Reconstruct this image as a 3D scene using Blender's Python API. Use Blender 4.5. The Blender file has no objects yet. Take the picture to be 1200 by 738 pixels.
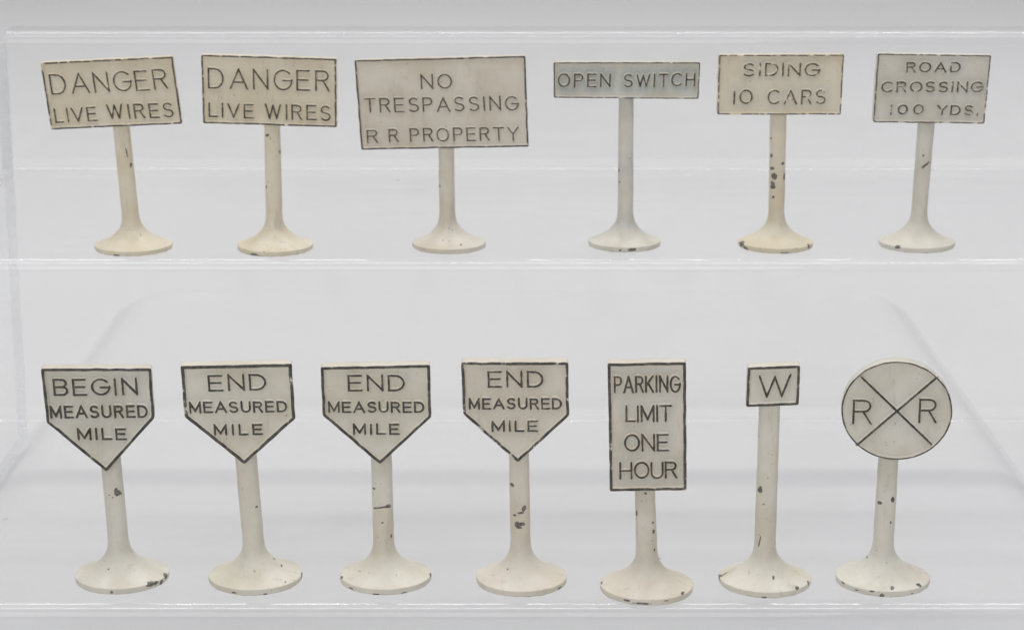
import bpy, bmesh, math, random
from mathutils import Vector, Matrix, noise

# ---------------------------------------------------------------- camera, light, exposure
MM = 0.001
scene = bpy.context.scene
COL = scene.collection
R = math.radians
cam_d = bpy.data.cameras.new('camera')
cam_d.sensor_width = 36.0
cam_d.lens = 78.0
cam_d.clip_start = 0.02
cam_d.clip_end = 50.0
cam_d.dof.use_dof = True
cam_d.dof.focus_distance = 0.447
cam_d.dof.aperture_fstop = 56.0
cam = bpy.data.objects.new('camera', cam_d)
COL.objects.link(cam)
cam.location = (0, 0, 206 * MM)
cam.rotation_euler = (R(90 - 14.1), 0, 0)
scene.camera = cam

world = bpy.data.worlds.new('World')
scene.world = world
world.use_nodes = True
bg = world.node_tree.nodes['Background']
bg.inputs['Color'].default_value = (0.98, 0.98, 1.0, 1)
bg.inputs['Strength'].default_value = 0.25

def area_light(name, loc, rot, sx, sy, power, col):
    l = bpy.data.lights.new(name, 'AREA')
    l.shape = 'RECTANGLE'; l.size = sx; l.size_y = sy
    l.energy = power; l.color = col
    o = bpy.data.objects.new(name, l)
    o.location = loc; o.rotation_euler = rot
    COL.objects.link(o)
    return o
# a row of ceiling fittings above the table and one broad soft fill added behind the camera to brighten the sign faces
area_light('ceiling_lamp', (0.10, 1.15, 1.5), (R(-14), 0, 0), 1.5, 0.06, 9.0, (1.0, 0.985, 0.96))
area_light('ceiling_lamp', (-0.15, 0.10, 1.6), (R(6), 0, 0), 1.3, 0.07, 3.5, (1.0, 0.985, 0.96))
area_light('soft_ceiling', (0.0, 0.85, 1.9), (0, 0, 0), 2.6, 3.0, 20.0, (0.99, 0.99, 1.0))
area_light('front_fill', (-0.35, -1.1, 0.95), (R(62), 0, R(-14)), 1.4, 1.0, 7.5, (1.0, 0.985, 0.96))

scene.view_settings.view_transform = 'Standard'
scene.view_settings.look = 'None'
scene.view_settings.exposure = 0.0
scene.view_settings.gamma = 1.0
scene.render.engine = 'CYCLES'
scene.cycles.transparent_max_bounces = 32
scene.cycles.max_bounces = 10
scene.render.film_transparent = False

# ---------------------------------------------------------------- measurements of the signs in millimetres (frame of each sign)
SIGNS = {'danger_tilted': {'row': 1,
                   'base': (-95.8, 548.94),
                   'yaw': 5,
                   'R': 9.78,
                   'post': [(-0.33, 6.88, 2.16), (-1.75, 30.78, 2.05)],
                   'outline': [(-20.58, 47.67), (11.77, 48.86), (13.55, 31.99), (-18.76, 30.97)],
                   'words': [('DANGER', (-18.22, 39.72), (10.43, 40.63), 5.08), ('LIVE', (-17.64, 32.63), (-7.27, 32.97), 3.62), ('WIRES', (-4.74, 33.41), (11.64, 33.65), 3.73)],
                   'chips': [(0.31, -1.52, 21.6, 0.28, 0.54), (-3.63, -9.05, 0.21, 0.65, 0.26)],
                   'lines': [(-0.74, -1.99, 25.93, -0.37, -1.9, 23.75, 0.15), (1.91, -3.14, 4.81, 2.34, -3.74, 4.05, 0.11), (-1.05, -9.69, 0.39, 8.72, -4.35, 0.34, 0.11)]},
 'danger_upright': {'row': 1,
                    'base': (-59.85, 548.45),
                    'yaw': 0,
                    'R': 9.5,
                    'post': [(-0.09, 6.97, 2.1), (0.0, 30.83, 2.0)],
                    'outline': [(-16.77, 49.52), (16.58, 48.49), (16.33, 31.38), (-16.82, 32.38)],
                    'words': [('DANGER', (-15.3, 41.07), (14.81, 40.34), 5.16), ('LIVE', (-15.45, 33.93), (-4.15, 33.59), 3.63), ('WIRES', (-1.49, 33.51), (15.0, 32.97), 3.82)],
                    'chips': [(-1.13, -1.74, 29.19, 0.43, 0.3), (1.86, -0.92, 24.85, 0.17, 0.65), (-1.63, -1.36, 16.15, 0.22, 0.43), (-4.48, -8.33, 0.29, 1.08, 0.39),
                              (-3.72, -8.67, 0.15, 0.86, 0.22)],
                    'lines': [(-6.23, -7.13, 0.35, 6.51, -6.74, 0.05, 0.08)]},
 'no_trespassing': {'row': 1,
                    'base': (-15.99, 550.9),
                    'yaw': 0,
                    'R': 9.27,
                    'post': [(-0.37, 6.42, 2.01), (-0.52, 24.69, 1.95)],
                    'outline': [(-23.08, 47.82), (19.35, 48.9), (20.16, 26.07), (-21.72, 25.29)],
                    'words': [('NO', (-6.68, 40.58), (1.15, 40.71), 3.69), ('TRESPASSING', (-20.7, 34.64), (17.54, 35.28), 3.62), ('R', (-20.27, 26.99), (-17.44, 27.07), 3.38),
                              ('R', (-14.75, 27.2), (-12.27, 27.27), 3.34), ('PROPERTY', (-9.54, 27.29), (17.76, 27.74), 3.44)],
                    'chips': [(-2.15, -1.07, 15.85, 0.22, 0.43), (0.94, -3.3, 4.91, 0.15, 0.15), (-1.37, -5.94, 2.84, 0.17, 0.13), (3.16, -7.18, 2.01, 0.2, 0.15)],
                    'lines': []},
 'open_switch': {'row': 1,
                 'base': (28.66, 552.97),
                 'yaw': 0,
                 'R': 9.14,
                 'post': [(0.16, 5.99, 1.96), (-0.03, 37.1, 1.85)],
                 'outline': [(-18.32, 47.02), (18.2, 47.02), (17.92, 37.77), (-18.28, 38.05)],
                 'words': [('OPEN', (-17.29, 40.73), (-4.01, 40.65), 3.48), ('SWITCH', (-0.86, 40.65), (17.09, 41.03), 3.33)],
                 'chips': [(-1.72, -0.76, 19.34, 0.22, 0.33), (-1.49, -1.1, 16.56, 0.15, 0.22), (1.54, -8.95, 0.68, 0.98, 0.44), (-1.52, -8.99, 0.55, 0.3, 0.26),
                           (0.99, -1.7, 22.56, 0.13, 0.13)],
                 'lines': []},
 'siding': {'row': 1,
            'base': (67.02, 551.78),
            'yaw': 0,
            'R': 9.44,
            'post': [(0.02, 6.24, 2.01), (-0.25, 33.1, 2.06)],
            'outline': [(-15.71, 49.0), (15.34, 49.09), (15.01, 34.02), (-15.82, 34.02)],
            'words': [('SIDING', (-9.67, 43.63), (9.38, 43.63), 3.32), ('IO', (-12.0, 36.67), (-7.02, 36.67), 3.63), ('CARS', (-3.43, 36.54), (11.14, 36.67), 3.64)],
            'chips': [(-1.96, -0.96, 27.78, 0.22, 0.26), (-1.81, -1.09, 23.58, 0.28, 0.43), (-1.52, -1.42, 20.2, 0.48, 0.39), (-0.98, -1.77, 18.22, 0.65, 0.74),
                      (-1.22, -1.6, 16.0, 0.56, 0.96), (1.04, -1.6, 21.56, 0.48, 0.43), (1.47, -1.22, 18.12, 0.26, 1.09), (-1.14, -1.65, 12.95, 0.22, 0.43),
                      (-8.92, -2.72, 1.29, 0.65, 0.98), (-8.04, -4.92, 0.34, 0.87, 0.48), (7.83, -5.17, 1.16, 0.43, 0.65), (1.34, -9.28, 0.2, 1.09, 0.17)],
            'lines': [(-7.29, -5.95, 0.34, 4.68, -8.18, 0.29, 0.09)]},
 'road_crossing': {'row': 1,
                   'base': (102.98, 552.37),
                   'yaw': -2,
                   'R': 9.56,
                   'post': [(0.26, 6.12, 2.01), (1.06, 30.89, 2.06)],
                   'outline': [(-12.1, 49.21), (15.95, 48.91), (15.13, 31.71), (-12.62, 31.9)],
                   'words': [('ROAD', (-4.98, 44.46), (8.56, 44.53), 2.62), ('CROSSING', (-10.95, 39.46), (14.36, 39.59), 2.73), ('100', (-8.58, 33.93), (-0.08, 33.98), 2.54),
                             ('YDS.', (3.07, 33.85), (13.57, 33.82), 2.57)],
                   'chips': [(0.43, -1.93, 23.45, 0.22, 0.22), (-5.76, -7.46, 1.27, 0.65, 0.7)],
                   'lines': [(0.35, -1.97, 20.44, 1.83, -1.7, 21.7, 0.2)]},
 'begin_mile': {'row': 0,
                'base': (-79.33, 425.26),
                'yaw': 6,
                'R': 9.44,
                'post': [(-0.4, 6.29, 2.09), (-1.18, 24.27, 2.0)],
                'outline': [(-13.85, 45.44), (7.7, 44.82), (7.92, 34.47), (-2.02, 23.61), (-13.22, 34.19)],
                'words': [('BEGIN', (-11.68, 39.62), (4.95, 39.31), 3.54), ('MEASURED', (-12.51, 35.07), (6.77, 34.57), 2.67), ('MILE', (-7.42, 30.41), (2.29, 30.1), 2.5)],
                'chips': [(-0.0, -1.84, 18.8, 0.59, 0.59), (-0.33, -1.99, 19.49, 0.26, 0.35), (8.8, -2.82, 1.31, 0.43, 0.52), (8.06, -4.79, 0.62, 0.35, 0.52),
                          (5.99, -7.15, 1.09, 1.04, 0.35), (6.96, -6.22, 1.06, 0.52, 0.28), (-1.55, -9.26, 0.66, 0.35, 0.35), (-1.07, -2.05, 17.92, 0.12, 0.12),
                          (-1.74, -1.9, 18.43, 0.12, 0.12), (-2.38, -4.44, 3.59, 0.17, 0.14)],
                'lines': []},
 'end_mile_a': {'row': 0,
                'base': (-52.1, 424.71),
                'yaw': 6,
                'R': 9.46,
                'post': [(-0.18, 6.49, 2.17), (-1.22, 25.17, 2.17)],
                'outline': [(-13.48, 46.07), (8.36, 45.9), (8.81, 34.51), (-1.58, 25.33), (-13.03, 35.51)],
                'words': [('END', (-8.14, 40.68), (3.38, 40.47), 3.4), ('MEASURED', (-12.09, 36.3), (7.27, 35.89), 2.37), ('MILE', (-7.35, 31.56), (2.33, 31.32), 2.33)],
                'chips': [(0.6, -1.69, 16.12, 0.23, 0.19), (9.26, -1.65, 0.82, 0.21, 0.52), (1.95, -9.21, 0.26, 0.42, 0.17), (5.98, -6.71, 1.59, 0.16, 0.14),
                          (-4.14, -8.46, 0.49, 0.52, 0.12), (5.27, -1.15, 3.18, 0.14, 0.09)],
                'lines': [(-2.86, -1.13, 21.64, -2.73, -1.18, 20.04, 0.1), (-2.82, -1.03, 19.99, -2.13, -1.77, 20.03, 0.12), (-0.19, -4.86, 3.68, 0.31, -6.33, 2.76, 0.06),
                          (2.09, -1.42, 6.52, 3.93, -0.52, 4.29, 0.06)]},
 'end_mile_b': {'row': 0,
                'base': (-25.68, 424.8),
                'yaw': 2,
                'R': 9.26,
                'post': [(-0.29, 6.45, 2.13), (-0.51, 24.74, 2.08)],
                'outline': [(-12.19, 45.53), (9.45, 45.83), (9.61, 34.98), (-0.78, 25.26), (-11.99, 35.58)],
                'words': [('END', (-6.88, 40.48), (4.46, 40.43), 3.41), ('MEASURED', (-10.87, 36.08), (8.26, 35.88), 2.33), ('MILE', (-6.06, 31.49), (3.25, 31.39), 2.33)],
                'chips': [(-2.06, -1.39, 19.82, 0.35, 0.28), (0.81, -1.73, 16.22, 0.45, 0.35), (-0.45, -2.1, 12.73, 0.19, 0.19), (1.25, -1.41, 9.74, 0.17, 0.38),
                          (-5.24, -3.39, 2.8, 0.28, 0.17), (-8.84, -2.34, 1.35, 0.23, 0.38), (3.64, -8.4, 0.12, 0.69, 0.23), (-1.7, -9.07, 0.2, 0.69, 0.16),
                          (9.07, -1.33, 1.1, 0.17, 0.52), (-6.72, -6.35, 0.48, 0.52, 0.14)],
                'lines': [(-2.0, -1.39, 15.76, 0.75, -1.74, 16.17, 0.19), (2.74, -0.23, 5.64, 5.57, -0.89, 3.0, 0.06), (5.57, -0.89, 3.0, 8.76, -1.1, 1.57, 0.06),
                          (-3.91, -0.83, 4.57, -5.24, -3.39, 2.8, 0.06)]},
 'end_mile_c': {'row': 0,
                'base': (1.96, 423.55),
                'yaw': 0,
                'R': 9.16,
                'post': [(-0.2, 6.91, 2.03), (-0.53, 26.04, 1.99)],
                'outline': [(-11.97, 46.77), (9.14, 46.77), (9.36, 35.82), (-0.77, 26.03), (-11.66, 36.09)],
                'words': [('END', (-6.81, 41.52), (4.32, 41.52), 3.41), ('MEASURED', (-10.55, 37.03), (8.0, 37.03), 2.37), ('MILE', (-6.02, 32.44), (3.25, 32.44), 2.39)],
                'chips': [(-1.96, -1.32, 21.01, 0.42, 0.42), (0.43, -1.84, 16.06, 0.35, 0.55), (-0.25, -2.0, 15.21, 0.69, 0.23), (-1.4, -1.72, 14.71, 0.35, 0.21),
                          (-1.02, -1.88, 12.82, 0.45, 0.52), (0.09, -1.99, 12.8, 0.59, 0.42), (-0.42, -2.0, 12.14, 0.59, 0.24), (7.63, -5.01, 0.36, 0.52, 0.21),
                          (-2.82, -3.58, 3.82, 0.16, 0.14), (-3.32, -8.72, -0.02, 0.52, 0.12), (3.48, -8.3, 0.0, 0.52, 0.1)],
                'lines': []},
 'parking': {'row': 0,
             'base': (27.06, 419.2),
             'yaw': -4,
             'R': 9.35,
             'post': [(-0.08, 7.25, 2.14), (-0.6, 20.66, 1.97)],
             'outline': [(-8.29, 47.54), (7.0, 48.18), (7.59, 21.9), (-7.58, 21.31)],
             'words': [('PARKING', (-7.07, 41.51), (6.04, 41.91), 3.47), ('LIMIT', (-4.71, 35.6), (4.43, 35.87), 3.45), ('ONE', (-4.86, 29.64), (4.07, 29.92), 3.6),
                       ('HOUR', (-5.78, 23.85), (5.81, 24.34), 3.53)],
             'chips': [(-0.52, -2.1, 20.75, 0.41, 0.34), (-1.28, -1.98, 19.18, 0.15, 0.15), (1.08, -1.56, 14.63, 0.17, 0.21), (1.23, -1.47, 12.68, 0.21, 0.45),
                       (1.46, -1.4, 8.83, 0.17, 0.27), (-2.25, -1.1, 16.36, 0.17, 0.69), (-0.7, -9.27, 0.53, 1.54, 0.21), (7.18, -5.54, 1.44, 0.34, 0.21),
                       (-9.03, -0.93, 1.49, 0.21, 0.27), (-3.74, -8.54, 0.79, 0.69, 0.17), (3.82, -8.48, 0.97, 0.69, 0.12)],
             'lines': []},
 'whistle': {'row': 0,
             'base': (51.23, 423.13),
             'yaw': -3,
             'R': 9.26,
             'post': [(-0.17, 6.65, 2.16), (-0.07, 36.83, 2.08)],
             'outline': [(-4.77, 45.79), (5.52, 46.34), (5.51, 38.13), (-4.87, 37.6)],
             'words': [('W', (-2.66, 39.55), (3.8, 39.95), 4.54)],
             'chips': [(-1.56, -1.58, 20.11, 0.4, 0.69), (-0.78, -2.05, 17.25, 0.17, 0.17), (1.36, -5.64, 2.97, 0.22, 0.24), (-9.21, -0.78, 1.09, 0.52, 0.43),
                       (-0.72, -9.21, 0.27, 0.69, 0.21), (-7.22, -5.65, -0.02, 0.59, 0.19), (6.08, -6.78, 1.33, 0.42, 0.22), (8.47, -3.31, 1.31, 0.19, 0.52),
                       (-0.09, -2.13, 22.75, 0.1, 0.14), (0.63, -2.02, 27.54, 0.1, 0.14)],
             'lines': [(-1.54, -1.74, 8.18, -1.18, -1.88, 10.41, 0.1), (-9.05, -1.01, 1.36, -6.96, 0.15, 2.44, 0.16), (-6.96, 0.15, 2.44, -5.38, 1.28, 3.15, 0.09),
                       (-8.43, -2.62, 1.62, -6.55, -2.1, 2.47, 0.09)]},
 'rail_crossing': {'row': 0,
                   'base': (75.21, 423.78),
                   'yaw': -7,
                   'R': 9.44,
                   'post': [(-0.18, 6.41, 2.08), (0.13, 25.79, 1.99)],
                   'outline': [(-9.2, 36.46), (11.5, 37.21)],
                   'circle': ((1.2, 36.73), 10.86, 10.15),
                   'words': [('R', (-7.39, 33.7), (-3.47, 33.78), 5.11), ('R', (5.48, 34.41), (9.15, 34.51), 5.0)],
                   'chips': [(-1.3, -1.59, 17.15, 0.52, 0.4), (1.23, -1.65, 17.94, 0.4, 0.52), (1.06, -1.7, 13.08, 0.17, 0.35), (1.54, -8.51, 1.76, 0.38, 0.28),
                             (-0.44, -9.39, 0.47, 0.45, 0.35), (7.1, -5.66, 1.49, 0.62, 0.35), (-8.01, -4.96, 1.14, 0.49, 0.17), (-2.42, -9.05, 1.11, 0.52, 0.14),
                             (-3.49, -0.85, 5.11, 0.35, 0.17), (5.57, -7.57, 0.42, 0.52, 0.14), (-5.39, -7.71, 0.68, 0.52, 0.1)],
                   'lines': [(-8.69, -2.05, 1.65, -6.66, -1.73, 2.55, 0.07)],
                   'cross': [((-5.83, 43.3), (8.17, 30.18)), ((8.66, 43.79), (-6.21, 29.44))]}}

# ---------------------------------------------------------------- helpers
def link(o, parent=None):
    COL.objects.link(o)
    if parent is not None: o.parent = parent
    return o

def mesh_obj(name, verts, faces, mat, parent=None, attrs=None, smooth=True, normals=None):
    """verts in millimetres, in the frame of the parent"""
    me = bpy.data.meshes.new(name)
    me.from_pydata([(v[0]*MM, v[1]*MM, v[2]*MM) for v in verts], [], faces)
    if attrs:
        for k, vals in attrs.items():
            a = me.attributes.new(k, 'FLOAT', 'POINT')
            a.data.foreach_set('value', vals)
    me.materials.append(mat)
    if smooth is True:
        me.polygons.foreach_set('use_smooth', [True]*len(me.polygons))
    elif smooth:
        me.polygons.foreach_set('use_smooth', smooth)
    me.update()
    return link(bpy.data.objects.new(name, me), parent)

class NT:
    def __init__(s, name):
        s.m = bpy.data.materials.new(name); s.m.use_nodes = True
        s.t = s.m.node_tree; s.t.nodes.clear()
        s.out = s.n('ShaderNodeOutputMaterial')
    def n(s, kind, **kw):
        nd = s.t.nodes.new(kind)
        for k, v in kw.items(): setattr(nd, k, v)
        return nd
    def put(s, sock, v):
        if isinstance(v, bpy.types.NodeSocket): s.t.links.new(v, sock)
        elif v is not None: sock.default_value = v
    def math(s, op, a, b=None, c=None, clamp=False):
        nd = s.n('ShaderNodeMath', operation=op, use_clamp=clamp)
        s.put(nd.inputs[0], a); s.put(nd.inputs[1], b)
        if c is not None: s.put(nd.inputs[2], c)
        return nd.outputs[0]
    def step(s, v, lo, hi):
        nd = s.n('ShaderNodeMapRange', interpolation_type='SMOOTHSTEP')
        s.put(nd.inputs['Value'], v); s.put(nd.inputs['From Min'], lo); s.put(nd.inputs['From Max'], hi)
        return nd.outputs[0]
    def noise(s, vec, scale, detail=4, rough=.55, w=0):
        nd = s.n('ShaderNodeTexNoise', noise_dimensions='4D')
        s.put(nd.inputs['Vector'], vec); s.put(nd.inputs['Scale'], scale); s.put(nd.inputs['W'], w)
        s.put(nd.inputs['Detail'], detail); s.put(nd.inputs['Roughness'], rough)
        return nd.outputs[0]
    def mix(s, f, a, b):
        nd = s.n('ShaderNodeMix', data_type='RGBA')
        s.put(nd.inputs[0], f); s.put(nd.inputs[6], a); s.put(nd.inputs[7], b)
        return nd.outputs[2]
    def attr(s, name):
        return s.n('ShaderNodeAttribute', attribute_name=name).outputs['Fac']

# ---------------------------------------------------------------- materials
def sign_paint(name, seed, cream, grey, greyness, ink_wear):
    """old enamel over lead: cream paint, black ink on the raised edges, chips, grime"""
    k = NT(name)
    obj = k.n('ShaderNodeTexCoord').outputs['Object']
    fine = k.noise(obj, 2600, 3, .6, seed)
    mid = k.noise(obj, 650, 4, .6, seed+3)
    big = k.noise(obj, 110, 3, .55, seed+7)
    c = k.mix(k.step(big, .35, .68), cream, tuple(x*y for x, y in zip(cream, (.90, .87, .80, 1))))
    g = k.math('MULTIPLY_ADD', k.attr('grime'), k.math('MULTIPLY_ADD', mid, 1.1, .15), k.math('MULTIPLY', k.step(big, .5, .75), greyness*.15), clamp=True)
    g = k.math('MULTIPLY', g, greyness, clamp=True)
    c = k.mix(g, c, grey)
    # tiny freckles of dirt
    smear = k.n('ShaderNodeMapping'); smear.inputs['Scale'].default_value = (420, 420, 90); k.put(smear.inputs['Vector'], obj)
    sm_ = k.step(k.noise(smear.outputs[0], 1.0, 4, .65, seed+17), .54, .74)
    c = k.mix(k.math('MULTIPLY', sm_, .38), c, (.40, .375, .31, 1))
    fr = k.step(k.noise(obj, 1500, 2, .5, seed+11), .68, .75)
    c = k.mix(k.math('MULTIPLY', fr, .55), c, (.20, .17, .13, 1))
    # ink with broken edges
    iv = k.math('ADD', k.attr('ink'), k.math('MULTIPLY', k.math('SUBTRACT', fine, .5), .9))
    iv = k.math('SUBTRACT', iv, k.math('MULTIPLY', k.step(mid, .48, .62), k.math('MULTIPLY_ADD', k.attr('edge'), .24, ink_wear)))
    ink = k.step(iv, .42, .60)
    icol = k.mix(k.step(mid, .35, .65), (.030, .029, .026, 1), (.095, .088, .075, 1))
    icol = k.mix(k.math('MULTIPLY', k.step(fine, .45, .62), k.math('MULTIPLY_ADD', k.attr('edge'), .2, ink_wear)), icol, (.22, .205, .175, 1))
    c = k.mix(ink, c, icol)
    # chips down to dull lead
    cv = k.math('ADD', k.attr('chip'), k.math('MULTIPLY', k.math('SUBTRACT', k.noise(obj, 900, 5, .7, seed+5), .5), 2.2))
    chip = k.step(cv, .46, .56)
    ccol = k.mix(k.step(fine, .35, .65), (.075, .066, .057, 1), (.23, .21, .19, 1))
    c = k.mix(chip, c, ccol)
    bmp = k.n('ShaderNodeBump'); bmp.inputs['Distance'].default_value = .00035
    bmp.inputs['Strength'].default_value = .5
    hgt = k.math('MULTIPLY_ADD', chip, -.5, k.math('MULTIPLY_ADD', mid, .55, k.math('MULTIPLY_ADD', k.noise(obj, 260, 2, .5, seed+13), 1.0, k.math('MULTIPLY', fine, .15))))
    k.put(bmp.inputs['Height'], hgt)
    p = k.n('ShaderNodeBsdfPrincipled')
    k.put(p.inputs['Base Color'], c)
    k.put(p.inputs['Roughness'], k.math('MULTIPLY_ADD', mid, .28, .26))
    p.inputs['Specular IOR Level'].default_value = .5
    k.put(p.inputs['Normal'], bmp.outputs[0])
    k.put(k.out.inputs['Surface'], p.outputs[0])
    return k.m

def acrylic(name, haze, tint, spec=1.0, speck=0.0):
    """clear thin acrylic: see-through, Schlick reflection, a trace of surface haze"""
    k = NT(name)
    geo = k.n('ShaderNodeTexCoord').outputs['Object']
    lw = k.n('ShaderNodeLayerWeight'); lw.inputs['Blend'].default_value = .5
    bmp = k.n('ShaderNodeBump'); bmp.inputs['Distance'].default_value = .0006; bmp.inputs['Strength'].default_value = .5
    k.put(bmp.inputs['Height'], k.math('MULTIPLY_ADD', k.noise(geo, 26, 3, .5, 3), 1.0, k.math('MULTIPLY', k.noise(geo, 120, 2, .5, 7), .12)))
    f5 = k.math('POWER', lw.outputs['Facing'], 5.0)
    # Facing at blend .5 is already 1-cos
    fr = k.math('MULTIPLY', k.math('MULTIPLY_ADD', f5, .96*.8, .04), spec)
    tr = k.n('ShaderNodeBsdfTransparent'); tr.inputs['Color'].default_value = tint
    gl = k.n('ShaderNodeBsdfGlossy'); gl.inputs['Roughness'].default_value = .09
    k.put(gl.inputs['Normal'], bmp.outputs[0])
    gl.inputs['Color'].default_value = (1, 1, 1, 1)
    df = k.n('ShaderNodeBsdfDiffuse'); df.inputs['Color'].default_value = (.86, .87, .89, 1)
    tl = k.n('ShaderNodeBsdfTranslucent'); tl.inputs['Color'].default_value = (.86, .87, .89, 1)
    dm = k.n('ShaderNodeMixShader'); dm.inputs[0].default_value = .5
    k.put(dm.inputs[1], df.outputs[0]); k.put(dm.inputs[2], tl.outputs[0])
    wob = k.noise(geo, 9, 3, .6, 2)
    sw = k.n('ShaderNodeMapping'); sw.inputs['Scale'].default_value = (7, 22, 16); sw.inputs['Rotation'].default_value = (0, .3, .5)
    k.put(sw.inputs['Vector'], geo)
    cloud = k.step(k.noise(sw.outputs[0], 1.0, 5, .6, 12), .48, .72)
    hz = k.math('MULTIPLY', k.math('MULTIPLY_ADD', wob, .8, k.math('MULTIPLY_ADD', cloud, 2.2, .25)), haze)
    if speck:
        # hairline scuffs and specks of dust in the surface
        vo = k.n('ShaderNodeTexVoronoi', feature='F1'); k.put(vo.inputs['Vector'], geo); vo.inputs['Scale'].default_value = 75
        sel = k.step(k.noise(geo, 38, 2, .5, 9), .52, .62)
        dot = k.math('SUBTRACT', 1, k.step(vo.outputs['Distance'], .035, .075))
        mp = k.n('ShaderNodeMapping'); mp.inputs['Rotation'].default_value = (0, 0, .6); mp.inputs['Scale'].default_value = (18, 420, 18)
        k.put(mp.inputs['Vector'], geo)
        ln = k.step(k.noise(mp.outputs[0], 1.0, 3, .5, 4), .73, .80)
        ln = k.math('MULTIPLY', ln, k.step(k.noise(geo, 22, 2, .5, 5), .55, .62))
        m_ = k.math('MAXIMUM', k.math('MULTIPLY', dot, sel), k.math('MULTIPLY', ln, .6))
        dirt = k.n('ShaderNodeBsdfDiffuse'); dirt.inputs['Color'].default_value = (.30, .30, .31, 1)
    mx = k.n('ShaderNodeMixShader'); k.put(mx.inputs[0], hz)
    k.put(mx.inputs[1], tr.outputs[0]); k.put(mx.inputs[2], dm.outputs[0])
    src = mx.outputs[0]
    if speck:
        m3 = k.n('ShaderNodeMixShader'); k.put(m3.inputs[0], k.math('MULTIPLY', m_, speck))
        k.put(m3.inputs[1], src); k.put(m3.inputs[2], dirt.outputs[0]); src = m3.outputs[0]
    m2 = k.n('ShaderNodeMixShader'); k.put(m2.inputs[0], fr)
    k.put(m2.inputs[1], src); k.put(m2.inputs[2], gl.outputs[0])
    k.put(k.out.inputs['Surface'], m2.outputs[0])
    return k.m

def paper_material():
    k = NT('white_paper')
    geo = k.n('ShaderNodeTexCoord').outputs['Object']
    a = k.noise(geo, 2.2, 4, .55, 1)
    b = k.noise(geo, 14, 4, .6, 6)
    c = k.mix(k.step(a, .3, .7), (.665, .665, .668, 1), (.70, .70, .708, 1))
    c = k.mix(k.math('MULTIPLY', k.step(b, .58, .72), .35), c, (.61, .61, .605, 1))
    sc = k.noise(geo, 60, 3, .6, 8)
    c = k.mix(k.math('MULTIPLY', k.step(sc, .68, .76), .35), c, (.48, .48, .48, 1))
    bmp = k.n('ShaderNodeBump'); bmp.inputs['Distance'].default_value = .010; bmp.inputs['Strength'].default_value = .6
    k.put(bmp.inputs['Height'], k.math('MULTIPLY_ADD', a, 1.5, k.math('MULTIPLY', b, .35)))
    p = k.n('ShaderNodeBsdfPrincipled')
    k.put(p.inputs['Base Color'], c)
    p.inputs['Roughness'].default_value = .75
    p.inputs['Specular IOR Level'].default_value = .2
    k.put(p.inputs['Normal'], bmp.outputs[0])
    k.put(k.out.inputs['Surface'], p.outputs[0])
    return k.m

# ---------------------------------------------------------------- setting: white sweep under and behind the stand
def build_backdrop():
    prof = [(-900, -5.0), (0, -5.0), (600, -5.0), (1200, -5.0), (1900, -5.0), (2150, -5.0)]
    cx, cz, r = 2150, 395, 400
    for i in range(1, 17):
        t = (math.pi/2)*i/16
        prof.append((cx + r*math.sin(t), cz - r*math.cos(t)))
    prof += [(2550, 900), (2550, 1900)]
    xs = [-1700 + 3400*i/60 for i in range(61)]
    v = []; f = []
    for (y, z) in prof:
        for x in xs: v.append((x, y, z))
    n = len(xs)
    for i in range(len(prof)-1):
        for j in range(n-1):
            f.append((i*n+j, i*n+j+1, (i+1)*n+j+1, (i+1)*n+j))
    o = mesh_obj('backdrop', v, f, paper_material())
    o['kind'] = 'structure'
build_backdrop()

def build_pad():
    """white board under the stand: 4.5 mm thick, rounded corners and edges"""
    x1, y0, y1, rc = 153.0, 330.0, 868.0, 22.0
    def loop(d):
        P = []
        for cx_, cy_, a0 in ((x1-rc, y1-rc, 0), (-x1+rc, y1-rc, 90), (-x1+rc, y0+rc, 180), (x1-rc, y0+rc, 270)):
            for i in range(9):
                a = R(a0+90*i/8); P.append((cx_+(rc-d)*math.cos(a), cy_+(rc-d)*math.sin(a)))
        return P
    v = []; f = []
    secs = [(-2, -4.97), (0, -4.5), (1.6, -3.4), (4, -1.8), (7.5, -.5), (12, 0)]
    for d, z in secs: v += [(x, y, z) for x, y in loop(d)]
    n = 36
    for i in range(len(secs)-1):
        for j in range(n):
            a, b = i*n+j, i*n+(j+1) % n
            f.append((a, b, b+n, a+n))
    f.append(tuple((len(secs)-1)*n+j for j in range(n)))
    sm = [True]*(len(f)-1)+[False]
    o = mesh_obj('white_board', v, f, bpy.data.materials['white_paper'], None, smooth=sm)
    o['label'] = 'thin white board with rounded corners lying under the clear stand'
    o['category'] = 'board'
build_pad()

# ---------------------------------------------------------------- the acrylic stand
FRONT = [409.5, 535.5, 660.0]      # front faces of the three steps
TOP = [44.0, 85.5, 127.0]          # heights of the three treads
ENDS = (-151.0, 163.0)             # the two ends of the bent sheet
TH = 2.4
RB = .7                           # outer bend radius

def arc(cx, cz, r, a0, a1, n=8):
    return [(cx + r*math.cos(R(a0 + (a1-a0)*i/n)), cz + r*math.sin(R(a0 + (a1-a0)*i/n))) for i in range(n+1)]

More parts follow.
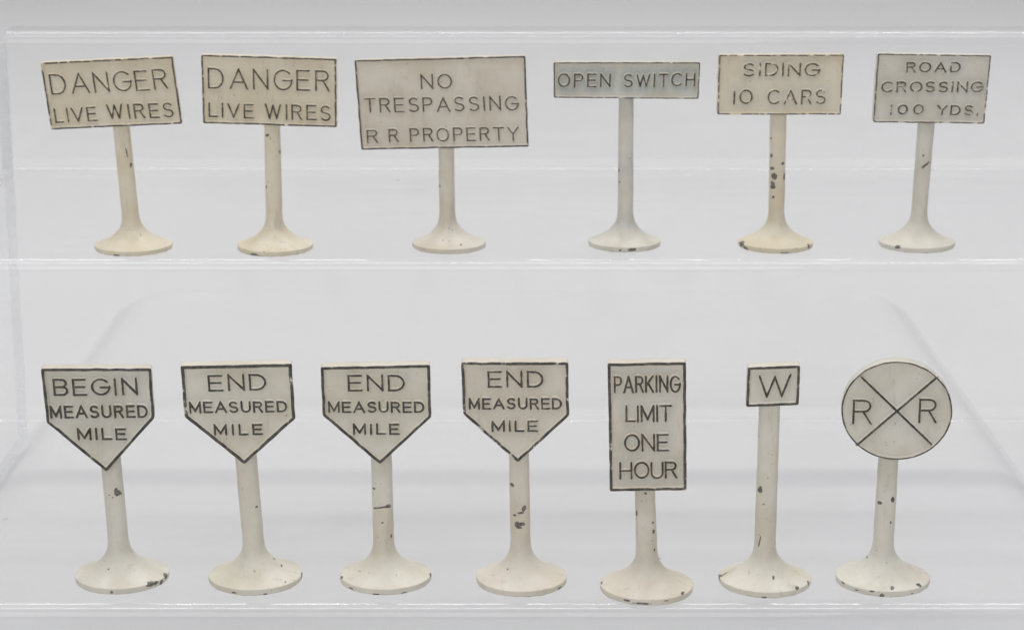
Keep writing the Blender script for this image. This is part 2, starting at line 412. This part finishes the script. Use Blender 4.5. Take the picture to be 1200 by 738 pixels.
def strip(name, outer, inner, mats, parent):
    """a bent sheet between the outer and the inner profile line, extruded across the stand"""
    v = []; f = []; sm = []
    n = len(outer)
    X = ENDS
    for line in (outer, inner):
        for (y, z) in line:
            for x in X: v.append((x, y, z))
    def q(l, i, s): return l*2*n + i*2 + s
    for i in range(n-1):
        f.append((q(0,i,0), q(0,i,1), q(0,i+1,1), q(0,i+1,0))); sm.append(True)
        f.append((q(1,i,0), q(1,i+1,0), q(1,i+1,1), q(1,i,1))); sm.append(True)
    # end faces get their own vertices so that the edge stays crisp
    base = len(v)
    for s in (0, 1):
        for line in (outer, inner):
            for (y, z) in line: v.append((X[s], y, z))
    for s in (0, 1):
        o = base + s*2*n
        for i in range(n-1):
            f.append((o+i, o+i+1, o+n+i+1, o+n+i)); sm.append(False)
    ob = mesh_obj(name, v, f, mats[0], parent, smooth=sm)
    ob.data.materials.append(mats[1])
    for p, s in zip(ob.data.polygons, sm): p.material_index = 0 if s else 1
    if len(mats) > 2:                       # the bends are glossier than the scuffed flats
        ob.data.materials.append(mats[2]); ob.data.materials.append(mats[3])
        for p, s in zip(ob.data.polygons, sm):
            if s and abs(p.normal.z) < .995 and p.index % 2 == 0: p.material_index = 2
            if s and p.index % 2 == 1: p.material_index = 3
    return ob

def build_stand():
    clear = acrylic('clear_acrylic', .03, (.993, .993, .996, 1), 1.0)
    tread_m = acrylic('clear_acrylic_tread', .03, (.993, .993, .996, 1), .5, .55)
    bend = acrylic('acrylic_bend', .05, (.993, .993, .996, 1), 1.1)
    inner = acrylic('acrylic_underside', .02, (.995, .995, .998, 1), .22)
    cheek = acrylic('clear_acrylic_cheek', .006, (.996, .996, .998, 1), .25)
    edge = acrylic('acrylic_edge', .45, (.95, .955, .965, 1), 1.0)
    root = bpy.data.objects.new('display_stand', None)
    link(root)
    root.location = (0, FRONT[0]*MM, 0)
    root['label'] = 'clear acrylic stepped display stand holding both rows of toy signs on a white sheet'
    root['category'] = 'display stand'
    off = FRONT[0]
    pts = lambda L: [(y-off, z) for y, z in L]
    ri = RB + .001
    for s in range(3):
        y0 = FRONT[s]; z1 = TOP[s]; z0 = 0.0 if s == 0 else TOP[s-1]
        zlo = z0 + (RB+TH if s else 0.05)
        # riser: from the foot bend (or the paper) up to the start of the top bend
        zhi = z1-RB-TH if s < 2 else z1-4.0
        rs = strip('riser' if s < 2 else 'back_wall', pts([(y0, zlo), (y0, zhi)]), pts([(y0+TH, zlo), (y0+TH, zhi)]), (clear, edge), root)
        if s == 2:
            o = y0-off; rl = 4.0
            out = arc(o+rl, z1-rl, rl, 180, 90) + [(o+rl+9, z1)]
            inn = arc(o+rl, z1-rl, rl-TH, 180, 90) + [(o+rl+9, z1-TH)]
            strip('folded_lip', out, inn, (clear, edge, bend, inner), root)
        if s == 2: break                    # the back wall ends in a raw polished edge
        yb = FRONT[s+1]
        r1, r2 = RB+TH, RB
        out = arc(y0+r1, z1-r1, r1, 180, 90) + arc(yb-r2, z1+r2, r2, 270, 360)
        inn = arc(y0+r1, z1-r1, r2, 180, 90) + arc(yb-r2, z1+r2, r2+TH, 270, 360)
        strip('tread', pts(out), pts(inn), (tread_m, edge, bend, inner), root)
    # stepped cheeks glued to both ends
    for sx, xe in ((-1, ENDS[0]), (1, ENDS[1])):
        prof = [(FRONT[0], .05)]
        for s in range(2):
            prof += [(FRONT[s], TOP[s]), (FRONT[s+1], TOP[s])]
        prof += [(FRONT[2], TOP[2]-4.2), (FRONT[2]+TH, TOP[2]-4.2), (FRONT[2]+TH, .05)]
        prof = pts(prof)
        x0, x1 = xe+sx*.05, xe+sx*3.05
        bm = bmesh.new()
        a = [bm.verts.new((x0*MM, y*MM, z*MM)) for y, z in prof]
        b = [bm.verts.new((x1*MM, y*MM, z*MM)) for y, z in prof]
        bm.faces.new(a); bm.faces.new(b[::-1])
        n = len(prof)
        side = []
        for i in range(n):
            fc = bm.faces.new((a[i], b[i], b[(i+1)%n], a[(i+1)%n])); fc.material_index = 1
        bmesh.ops.recalc_face_normals(bm, faces=bm.faces)
        me = bpy.data.meshes.new('side_panel'); bm.to_mesh(me); bm.free()
        me.materials.append(cheek); me.materials.append(edge)
        link(bpy.data.objects.new('side_panel', me), root)
build_stand()

# ---------------------------------------------------------------- lettering: strokes of each glyph, width x and height 0..1
def ar(cx, cy, rx, ry, a0, a1, n=10):
    return [(cx + rx*math.cos(R(a0+(a1-a0)*i/n)), cy + ry*math.sin(R(a0+(a1-a0)*i/n))) for i in range(n+1)]
G = {
 'A': (.86, [[(0,0),(.43,1)], [(.43,1),(.86,0)], [(.15,.33),(.71,.33)]]),
 'B': (.66, [[(0,0),(0,1)], [(0,1),(.40,1)]+ar(.40,.76,.22,.24,90,-90,8)+[(0,.52)], [(0,.52),(.42,.52)]+ar(.42,.26,.24,.26,90,-90,8)+[(0,0)]]),
 'C': (.82, [ar(.45,.5,.45,.5,48,312,18)]),
 'D': (.74, [[(0,0),(0,1)], [(0,1),(.30,1)]+ar(.30,.5,.44,.5,90,-90,14)+[(0,0)]]),
 'E': (.62, [[(0,0),(0,1)], [(0,1),(.60,1)], [(0,.52),(.54,.52)], [(0,0),(.62,0)]]),
 'G': (.84, [ar(.45,.5,.45,.5,45,360,20), [(.46,.47),(.90,.47)]]),
 'H': (.70, [[(0,0),(0,1)], [(.70,0),(.70,1)], [(0,.5),(.70,.5)]]),
 'I': (.06, [[(.03,0),(.03,1)]]),
 'K': (.68, [[(0,0),(0,1)], [(.64,1),(0,.38)], [(.20,.58),(.68,0)]]),
 'L': (.56, [[(0,1),(0,0)], [(0,0),(.56,0)]]),
 'M': (.84, [[(0,0),(0,1)], [(0,1),(.42,.12)], [(.42,.12),(.84,1)], [(.84,1),(.84,0)]]),
 'N': (.72, [[(0,0),(0,1)], [(0,1),(.72,0)], [(.72,0),(.72,1)]]),
 'O': (.86, [ar(.43,.5,.43,.5,90,450,26)]),
 'P': (.62, [[(0,0),(0,1)], [(0,1),(.36,1)]+ar(.36,.74,.26,.26,90,-90,8)+[(0,.48)]]),
 'R': (.66, [[(0,0),(0,1)], [(0,1),(.38,1)]+ar(.38,.76,.25,.24,90,-90,8)+[(0,.52)], [(.36,.52),(.66,0)]]),
 'S': (.64, [ar(.32,.755,.29,.245,35,270,12)+ar(.32,.255,.32,.255,90,-145,12)[1:]]),
 'T': (.70, [[(0,1),(.70,1)], [(.35,1),(.35,0)]]),
 'U': (.70, [[(0,1)]+ar(.35,.34,.35,.34,180,360,14)+[(.70,1)]]),
 'V': (.80, [[(0,1),(.40,0)], [(.40,0),(.80,1)]]),
 'W': (1.06, [[(0,1),(.27,0)], [(.27,0),(.53,.95)], [(.53,.95),(.79,0)], [(.79,0),(1.06,1)]]),
 'Y': (.74, [[(0,1),(.37,.48)], [(.74,1),(.37,.48)], [(.37,.48),(.37,0)]]),
 '0': (.74, [ar(.37,.5,.37,.5,90,450,26)]),
 '1': (.06, [[(.03,0),(.03,1)]]),
 '.': (.06, [[(.03,0),(.03,.04)]]),
}
GAP = .30

FACE = -2.3          # y of the painted face, in the frame of the sign
BACKY = 0.95

def resample(line, step):
    out = [line[0]]
    for a, b in zip(line, line[1:]):
        d = math.dist(a, b); n = max(1, int(d/step))
        for i in range(1, n+1):
            out.append((a[0]+(b[0]-a[0])*i/n, a[1]+(b[1]-a[1])*i/n))
    return out

def ridge(v, f, at, line, w, h, depth, closed=False):
    """a raised bead with black on its crown, following a line on the sign face"""
    line = resample(line, .45)
    n = len(line)
    sec = [(-.5*w-.27, -.03, 0), (-.5*w-.04, .66*h, .1), (-.28*w, .96*h, 1), (0, h, 1), (.28*w, .96*h, 1), (.5*w+.04, .66*h, .1), (.5*w+.27, -.03, 0)]
    m = len(sec)
    base = len(v)
    rows = []
    for i, p in enumerate(line):
        if closed: a, b = line[(i-1) % (n-1)], line[(i+1) % (n-1)]
        else: a, b = line[max(0, i-1)], line[min(n-1, i+1)]
        d = Vector((b[0]-a[0], b[1]-a[1]))
        if d.length < 1e-6: d = Vector((1, 0))
        d.normalize(); nr = Vector((-d.y, d.x))
        rows.append((Vector(p), d, nr))
    seq = []
    if not closed:
        p, d, nr = rows[0]; seq.append((p - d*(w*.5+.18), nr, .45, 0, 0)); seq.append((p - d*(w*.42), nr, .7, .85, .8))
    for p, d, nr in rows: seq.append((p, nr, 1, 1, 1))
    if not closed:
        p, d, nr = rows[-1]; seq.append((p + d*(w*.42), nr, .7, .85, .8)); seq.append((p + d*(w*.5+.18), nr, .45, 0, 0))
    for p, nr, ws, hs, ik in seq:
        wob = 1 + .22*noise.noise(Vector((p.x*1.3, p.y*1.3, depth*40)))
        for (o, hh, k) in sec:
            q = p + nr*o*ws*wob
            v.append((q.x, FACE - (hh*hs if hh > 0 else hh) - (depth if hh > 0 else 0), q.y))
            at.append(k*ik)
    for i in range(len(seq)-1):
        for j in range(m-1):
            a = base + i*m + j
            f.append((a, a+1, a+m+1, a+m))
    return line

def place_word(text, p0, p1, cap, lean):
    """lines of every glyph laid from p0 to p1 on the sign face (millimetres)"""
    widths = [G[c][0] for c in text]
    tot = sum(widths) + GAP*(len(text)-1)
    L = math.dist(p0, p1) / cap
    if len(text) > 1:
        extra = L - sum(widths)
        gap = extra/(len(text)-1); sx = 1.0
        if gap < .2:
            sx = (L - .2*(len(text)-1))/sum(widths); gap = .2
        elif gap > .42:
            sx = (L - .42*(len(text)-1))/sum(widths)
            sx = min(sx, 1.35); gap = (L - sx*sum(widths))/(len(text)-1)
    else:
        sx = L/widths[0]; gap = 0
    ux = Vector((p1[0]-p0[0], p1[1]-p0[1])).normalized()*cap
    uy = Vector((lean*cap, cap))
    x = 0; res = []
    for c, wd in zip(text, widths):
        dx, dy = random.uniform(-.02, .02), random.uniform(-.02, .02)
        lines = []
        for ln in G[c][1]:
            lines.append([tuple(Vector(p0) + ux*(x + a*sx + dx) + uy*(b + dy)) for a, b in ln])
        res.append(lines)
        x += wd*sx + gap
    return res

def circle_outline(c, rx, rz, n=96):
    return [(c[0]+rx*math.cos(2*math.pi*i/n), c[1]+rz*math.sin(2*math.pi*i/n)) for i in range(n)]

def poly_outline(P, rad=.35, wob=.05, seed=0, ins=0.0):
    """corner-rounded, slightly uneven outline, counter-clockwise; ins > 0 gives the same ring moved inwards"""
    n = len(P)
    P = [Vector(p) for p in P]
    corners = []
    for i in range(n):
        a, b, c = P[i-1], P[i], P[(i+1) % n]
        u, w = (b-a).normalized(), (c-b).normalized()
        n1, n2 = Vector((-u.y, u.x)), Vector((-w.y, w.x))
        mid = (n1+n2); mid = mid/(1+n1.dot(n2))
        corners.append(b + mid*ins)
    out = []; nrm = []
    rr = max(.06, rad - ins*.5)
    for i in range(n):
        a, b, c = corners[i-1], corners[i], corners[(i+1) % n]
        pa, pc = b + (a-b).normalized()*rr, b + (c-b).normalized()*rr
        for k in range(4):
            t = k/3
            out.append(pa*(1-t)**2 + b*2*t*(1-t) + pc*t*t)
        m = max(2, int((P[(i+1) % n]-P[i]).length/.8))
        e1 = c - (c-b).normalized()*rr
        for k in range(1, m): out.append(pc.lerp(e1, k/m))
    ctr = sum(P, Vector((0, 0)))/n
    res = []
    for v in out:
        d = (v-ctr).normalized()
        res.append(tuple(v + d*wob*noise.noise(Vector((v.x*.45, v.y*.45, seed)))*1.6))
    return res

PROF = [(0, 9.15), (.10, 9.38), (.4, 9.50), (1.18, 9.52), (1.28, 9.46), (1.36, 9.28), (1.48, 8.85), (1.72, 8.15), (2.1, 7.25), (2.6, 6.25), (3.15, 5.35), (3.75, 4.55), (4.4, 3.85), (5.1, 3.22), (5.9, 2.7), (6.8, 2.38), (7.8, 2.2), (9.4, 2.13)]
def prof_r(z):
    for (a, ra), (b, rb) in zip(PROF, PROF[1:]):
        if z <= b: return ra + (rb-ra)*(z-a)/(b-a)
    return PROF[-1][1]

def chip_value(p, S):
    c = 0.0
    for (x, y, z, rx, rz) in S['chips']:
        rx, rz = max(rx*.86, .12), max(rz*.86, .12)
        dx, dz, dy = (p[0]-x)/rx, (p[2]-z)/rz, (p[1]-y)/max(rx, rz, .6)
        if abs(dx) > 3 or abs(dz) > 3 or abs(dy) > 3: continue
        c = max(c, 1.25*math.exp(-.62*(dx*dx+dy*dy*.6+dz*dz)))
    for (x0, y0, z0, x1, y1, z1, w) in S['lines']:
        a = Vector((x0, y0, z0)); b = Vector((x1, y1, z1)); q = Vector(p)
        ab = b-a; L2 = ab.length_squared
        t = 0 if L2 == 0 else max(0, min(1, (q-a).dot(ab)/L2))
        r_ = (q-(a+ab*t)); r_.y *= .35
        d = r_.length/max(w, .10)
        if d < 3: c = max(c, 1.2*math.exp(-.62*d*d))
    return c

def build_sign(key, S, name, label, paint):
    random.seed(key)
    sd = random.uniform(0, 90)
    mat = sign_paint('old_paint_'+key, sd, *paint)
    root = bpy.data.objects.new(name, None)
    link(root)
    z0 = TOP[S['row']]
    root.location = (S['base'][0]*MM, S['base'][1]*MM, (z0+.01)*MM)
    root.rotation_euler = (0, 0, R(S['yaw']))
    root.empty_display_size = .01
    root['label'] = label
    root['category'] = 'sign'
    root['group'] = 'miniature painted railway signs on the acrylic stand'
    (bx, bz, br), (tx, tz, trd) = S['post']
    k = S['R']/9.46
    def axis(z):
        if z <= bz: t = max(0, z/bz); return bx*t*t
        return bx + (tx-bx)*(z-bz)/(tz-bz)
    # ---- round foot with its flared neck
    ZJ = 9.4
    NS = 180
    zs = [0, .05, .10, .25, .5, .7, .9, 1.08, 1.18, 1.23, 1.28, 1.32, 1.36, 1.42, 1.48, 1.58, 1.72, 1.86, 2.0, 2.15]
    z = 2.15
    while z < ZJ-.12: z += .16; zs.append(min(z, ZJ))
    zs[-1] = ZJ
    v = []; f = []; ch = []; gr = []
    def ring(z, scale_r):
        for i in range(NS):
            a = 2*math.pi*i/NS
            ca, sa = math.cos(a), math.sin(a)
            r = scale_r
            w = noise.noise(Vector((ca*1.4+sd, sa*1.4, z*.12)))
            w2 = noise.noise(Vector((ca*5+sd, sa*5, z*.5))) + .9*noise.noise(Vector((ca*2.2*r/3+sd*2, sa*2.2*r/3, z)))
            am = min(1, r/9)
            r += (.16*w + .05*w2)*am*(1 if r > 3 else .6)
            p = (axis(z) + r*ca, r*sa, z + (.10*w*am if 1.0 < z < 4 else 0))
            wear = .34 if z < .12 else (.16 if 1.2 < z < 1.4 else 0.0)
            v.append(p); ch.append(max(wear*(1+w2), chip_value(p, S)) if sa < .5 else 0.0)
            gr.append(max(0, min(1, .45*math.exp(-((z-6)/3.2)**2) + (.35 if z < .25 else 0))))
    for z in zs:
        b = min(1, max(0, (z-5)/(ZJ-5)))
        ring(z, prof_r(z)*(k*(1-b) + b*1.0) + (br-2.15)*b)
    n = len(zs)
    for i in range(n-1):
        for j in range(NS):
            a, b = i*NS+j, i*NS+(j+1) % NS
            f.append((a, b, b+NS, a+NS))
    v.append((0, 0, 0)); ch.append(0); gr.append(.3)
    c = len(v)-1
    sm = [True]*len(f)
    for j in range(NS): f.append(((j+1) % NS, j, c)); sm.append(False)
    mesh_obj('base', v, f, mat, root, {'chip': ch, 'grime': gr, 'ink': [0.0]*len(v)}, smooth=sm)
    # ---- post
    ztop = tz + S.get('rise', 4.5)
    v = []; f = []; ch = []; gr = []
    NP = 72
    nz = int((ztop-ZJ)/.16)
    for i in range(nz+1):
        z = ZJ + (ztop-ZJ)*i/nz
        t = (z-ZJ)/(tz-ZJ)
        rr = br + (trd-br)*min(1, max(0, t))
        ee = 2 + .9*min(1, max(0, (z-ZJ)/6))       # the casting grows a little square
        for j in range(NP):
            a = 2*math.pi*j/NP
            ca, sa = math.cos(a), math.sin(a)
            q = (abs(ca)**ee + abs(sa)**ee)**(-1/ee)
            w = noise.noise(Vector((ca*.8+sd, sa*.8, z*.25)))
            r = rr*q*(1 if ee <= 2 else .985) + .07*w*min(1, (z-ZJ)/2)
            # a seam of the mould down both sides
            if abs(sa) < .07: r += .05*min(1, (z-ZJ)/2)
            p = (axis(z) + r*ca, r*sa*.95 if z > ZJ+2 else r*sa*(1-.05*(z-ZJ)/2), z)
            v.append(p); ch.append(chip_value(p, S) if sa < .5 else 0.0)
            gr.append(max(0, min(1, .22 + .32*noise.noise(Vector((z*.12, sd, ca))) + .35*math.exp(-((z-tz)/3)**2))))
    for i in range(nz):
        for j in range(NP):
            a, b = i*NP+j, i*NP+(j+1) % NP
            f.append((a, b, b+NP, a+NP))
    f.append(tuple(nz*NP+j for j in range(NP)))
    sm = [True]*(len(f)-1)+[False]
    mesh_obj('post', v, f, mat, root, {'chip': ch, 'grime': gr, 'ink': [0.0]*len(v)}, smooth=sm)
    # ---- panel
    bw = .70 if S['row'] == 0 else .55
    bw = S.get('border', bw)
    hh = .50
    if 'circle' in S:
        cc, rx, rz = S['circle']
        def rim(ins): return [(x + .06*noise.noise(Vector((x*.5, z*.5, sd))), z + .06*noise.noise(Vector((x*.5, z*.5, sd+4)))) for x, z in circle_outline(cc, rx-ins, rz-ins, 120)]
    else:
        P = S['outline'][::-1]
        def rim(ins): return poly_outline(P, S.get('corner', .45), .07, sd, ins)
    out = rim(0)
    inner = rim(bw+.16)
    n = len(out)
    # letter strokes
    lean_l = 0.0
    if 'circle' not in S:
        o = S['outline']
        nl = len(o)
        lo = o[-1]
        lean_l = (o[0][0]-lo[0])/(o[0][1]-lo[1])*.5 + (o[1][0]-o[2][0])/(o[1][1]-o[2][1])*.5
    glyphs = []
    for (t, p0, p1, cap) in S['words']:
        inw = .5*S.get('stroke', .5)
        a = Vector(p0); b = Vector(p1); u = (b-a).normalized()
        a += u*inw + Vector((0, inw*.8)); b += -u*inw + Vector((0, inw*.8))
        glyphs += place_word(t, tuple(a), tuple(b), cap-inw*1.6, lean_l)
    allpts = []
    for gl in glyphs:
        for ln in gl: allpts += resample(ln, .8)
    for a, b in S.get('cross', []): allpts += resample([a, b], .8)
    ctr = sum((Vector(p) for p in inner), Vector((0, 0)))/n
    v = []; f = []; gr = []; ch = []; sm = []
    def add(p, y, g):
        v.append((p[0], y, p[1])); gr.append(g); ch.append(chip_value((p[0], y, p[1]), S) if y < 0 else 0)
    # face: concentric rings shrinking to the centre
    NR = 26
    for i in range(NR):
        t = i/NR
        for p in inner:
            q = Vector(p).lerp(ctr, t)
            d2 = min(((q.x-a)**2+(q.y-b)**2 for a, b in allpts), default=99)
            g = .8*math.exp(-d2/2.2) + .35*math.exp(-d2/12)
            if i == 0: g = max(g, .3)
            if i == 1: g = max(g, .35)
            dish = .05*noise.noise(Vector((q.x*.25+sd, q.y*.25, 0)))
            add(q, FACE + (dish if i else 0), min(1, g))
    for i in range(NR-1):
        for j in range(n):
            a, b = i*n+j, i*n+(j+1) % n
            f.append((a, b, b+n, a+n)); sm.append(True)
    add(ctr, FACE, .4); c = len(v)-1
    for j in range(n): f.append(((NR-1)*n+j, (NR-1)*n+(j+1) % n, c)); sm.append(True)
    # sides, separate vertices so the rim is crisp; the back is cast a touch smaller
    sect = [(0, FACE-.02, .0), (0.0, FACE+.5, .02), (.02, BACKY-.9, .02), (.10, BACKY-.3, .1), (.45, BACKY, .4)]
    b0 = len(v)
    for (ins, y, g) in sect:
        ring_ = rim(ins)
        for p in ring_: add(p, y, g)
    for i in range(len(sect)-1):
        for j in range(n):
            a, b = b0+i*n+j, b0+i*n+(j+1) % n
            f.append((a+n, b+n, b, a)); sm.append(True)
    last = b0+(len(sect)-1)*n
    add(ctr, BACKY, .4); c = len(v)-1
    for j in range(n): f.append((last+(j+1) % n, last+j, c)); sm.append(False)
    panel = mesh_obj('panel', v, f, mat, root, {'chip': ch, 'grime': gr, 'ink': [0.0]*len(v)}, smooth=sm)
    # ---- raised border
    v = []; f = []; ik = []; ch = []
    ws = bw
    sec = [(0, .06, 0), (.01, -hh*.75, .25), (.09, -hh, 1), (ws*.5, -hh-.01, 1.05), (ws-.14, -hh*.98, 1), (ws-.04, -hh*.8, .25), (ws+.22, .03, 0)]
    m = len(sec)
    for (ins, dy, kk) in sec:
        rg = rim(ins)
        for j, p in enumerate(rg):
            wb = noise.noise(Vector((p[0]*.9, p[1]*.9, sd+2)))
            v.append((p[0], FACE+dy, p[1])); ik.append(max(0, kk+.25*wb*(1 if kk > .5 else 0)))
            ch.append(0.0)
    for i in range(m-1):
        for j in range(n):
            a, b = i*n+j, i*n+(j+1) % n
            f.append((a, b, b+n, a+n))
    mesh_obj('border', v, f, mat, panel, {'ink': ik, 'chip': ch, 'grime': [.05]*len(v), 'edge': [1.0]*len(v)})
    # ---- cross bars of the round sign
    w = S.get('stroke', .5)
    for q, (a, b) in enumerate(S.get('cross', [])):
        v = []; f = []; at = []
        ridge(v, f, at, [a, b], w*1.05, .44+.012*q, 0.004*q)
        mesh_obj('cross_bar', v, f, mat, panel, {'ink': at, 'chip': [0.0]*len(v), 'grime': [.08]*len(v)})
    # ---- letters, one mesh each
    for gl in glyphs:
        v = []; f = []; at = []
        for q, ln in enumerate(gl):
            closed = math.dist(ln[0], ln[-1]) < .02
            ridge(v, f, at, ln, w, .48, .007*q, closed)
        mesh_obj('letter', v, f, mat, panel, {'ink': at, 'chip': [0.0]*len(v), 'grime': [.08]*len(v)})
    return root

CREAM_Y = (.785, .72, .575, 1)
CREAM = (.74, .71, .62, 1)
PINK = (.74, .69, .605, 1)
CREAM_W = (.73, .705, .63, 1)
GREY = (.49, .495, .465, 1)
GREY_Y = (.53, .49, .41, 1)
LIST = [
 ('danger_tilted', 'danger_sign', 'cream DANGER LIVE WIRES sign leaning left with a slanted panel, leftmost in back row', (CREAM_Y, GREY_Y, .45, .35), dict(stroke=.49)),
 ('danger_upright', 'danger_sign', 'upright cream DANGER LIVE WIRES sign between the leaning one and NO TRESPASSING', (CREAM_Y, GREY_Y, .45, .30), dict(stroke=.49)),
 ('no_trespassing', 'no_trespassing_sign', 'wide cream NO TRESPASSING R R PROPERTY sign on a short post, largest panel', (PINK, GREY_Y, .4, .22), dict(stroke=.42)),
 ('open_switch', 'open_switch_sign', 'low narrow greyish OPEN SWITCH sign on a tall post in back row', (CREAM_W, (.33, .38, .38, 1), .95, .25), dict(stroke=.48, border=.42)),
 ('siding', 'siding_sign', 'cream SIDING 10 CARS sign whose post is chipped down to dark metal', (CREAM_Y, GREY, .6, .52), dict(stroke=.50, border=.45)),
 ('road_crossing', 'road_crossing_sign', 'faded ROAD CROSSING 100 YDS. sign leaning right at the right end of the back row', (CREAM_W, GREY, .75, .48), dict(stroke=.50, border=.45)),
 ('begin_mile', 'begin_mile_sign', 'pentagonal BEGIN MEASURED MILE sign leaning left, leftmost in front row', (CREAM_W, GREY, .65, .10), dict(stroke=.55, rise=7)),
 ('end_mile_a', 'end_mile_sign', 'pentagonal END MEASURED MILE sign beside the BEGIN one, post leaning slightly left', (CREAM, GREY_Y, .5, .15), dict(stroke=.50, rise=7, border=.78)),
 ('end_mile_b', 'end_mile_sign', 'pentagonal END MEASURED MILE sign with one dark scratch straight across its post', (CREAM, GREY_Y, .5, .15), dict(stroke=.50, rise=7)),
 ('end_mile_c', 'end_mile_sign', 'pentagonal END MEASURED MILE sign with dark chips mid-post, beside the PARKING sign', (PINK, GREY_Y, .5, .30), dict(stroke=.50, rise=7)),
 ('parking', 'parking_sign', 'tall rectangular PARKING LIMIT ONE HOUR sign with pinkish foot at the stand edge', (PINK, GREY, .75, .20), dict(stroke=.50)),
 ('whistle', 'whistle_sign', 'small square sign with a single W on a long post, foot chipped at left', (CREAM, GREY, .55, .08), dict(stroke=.50, border=.66)),
 ('rail_crossing', 'railroad_crossing_sign', 'round cream sign with a black cross between two letters R, right end of front row', (CREAM_W, GREY, .5, .12), dict(stroke=.50, border=.42)),
]
for key, name, label, paint, extra in LIST:
    S = dict(SIGNS[key]); S.update(extra)
    build_sign(key, S, name, label, paint)
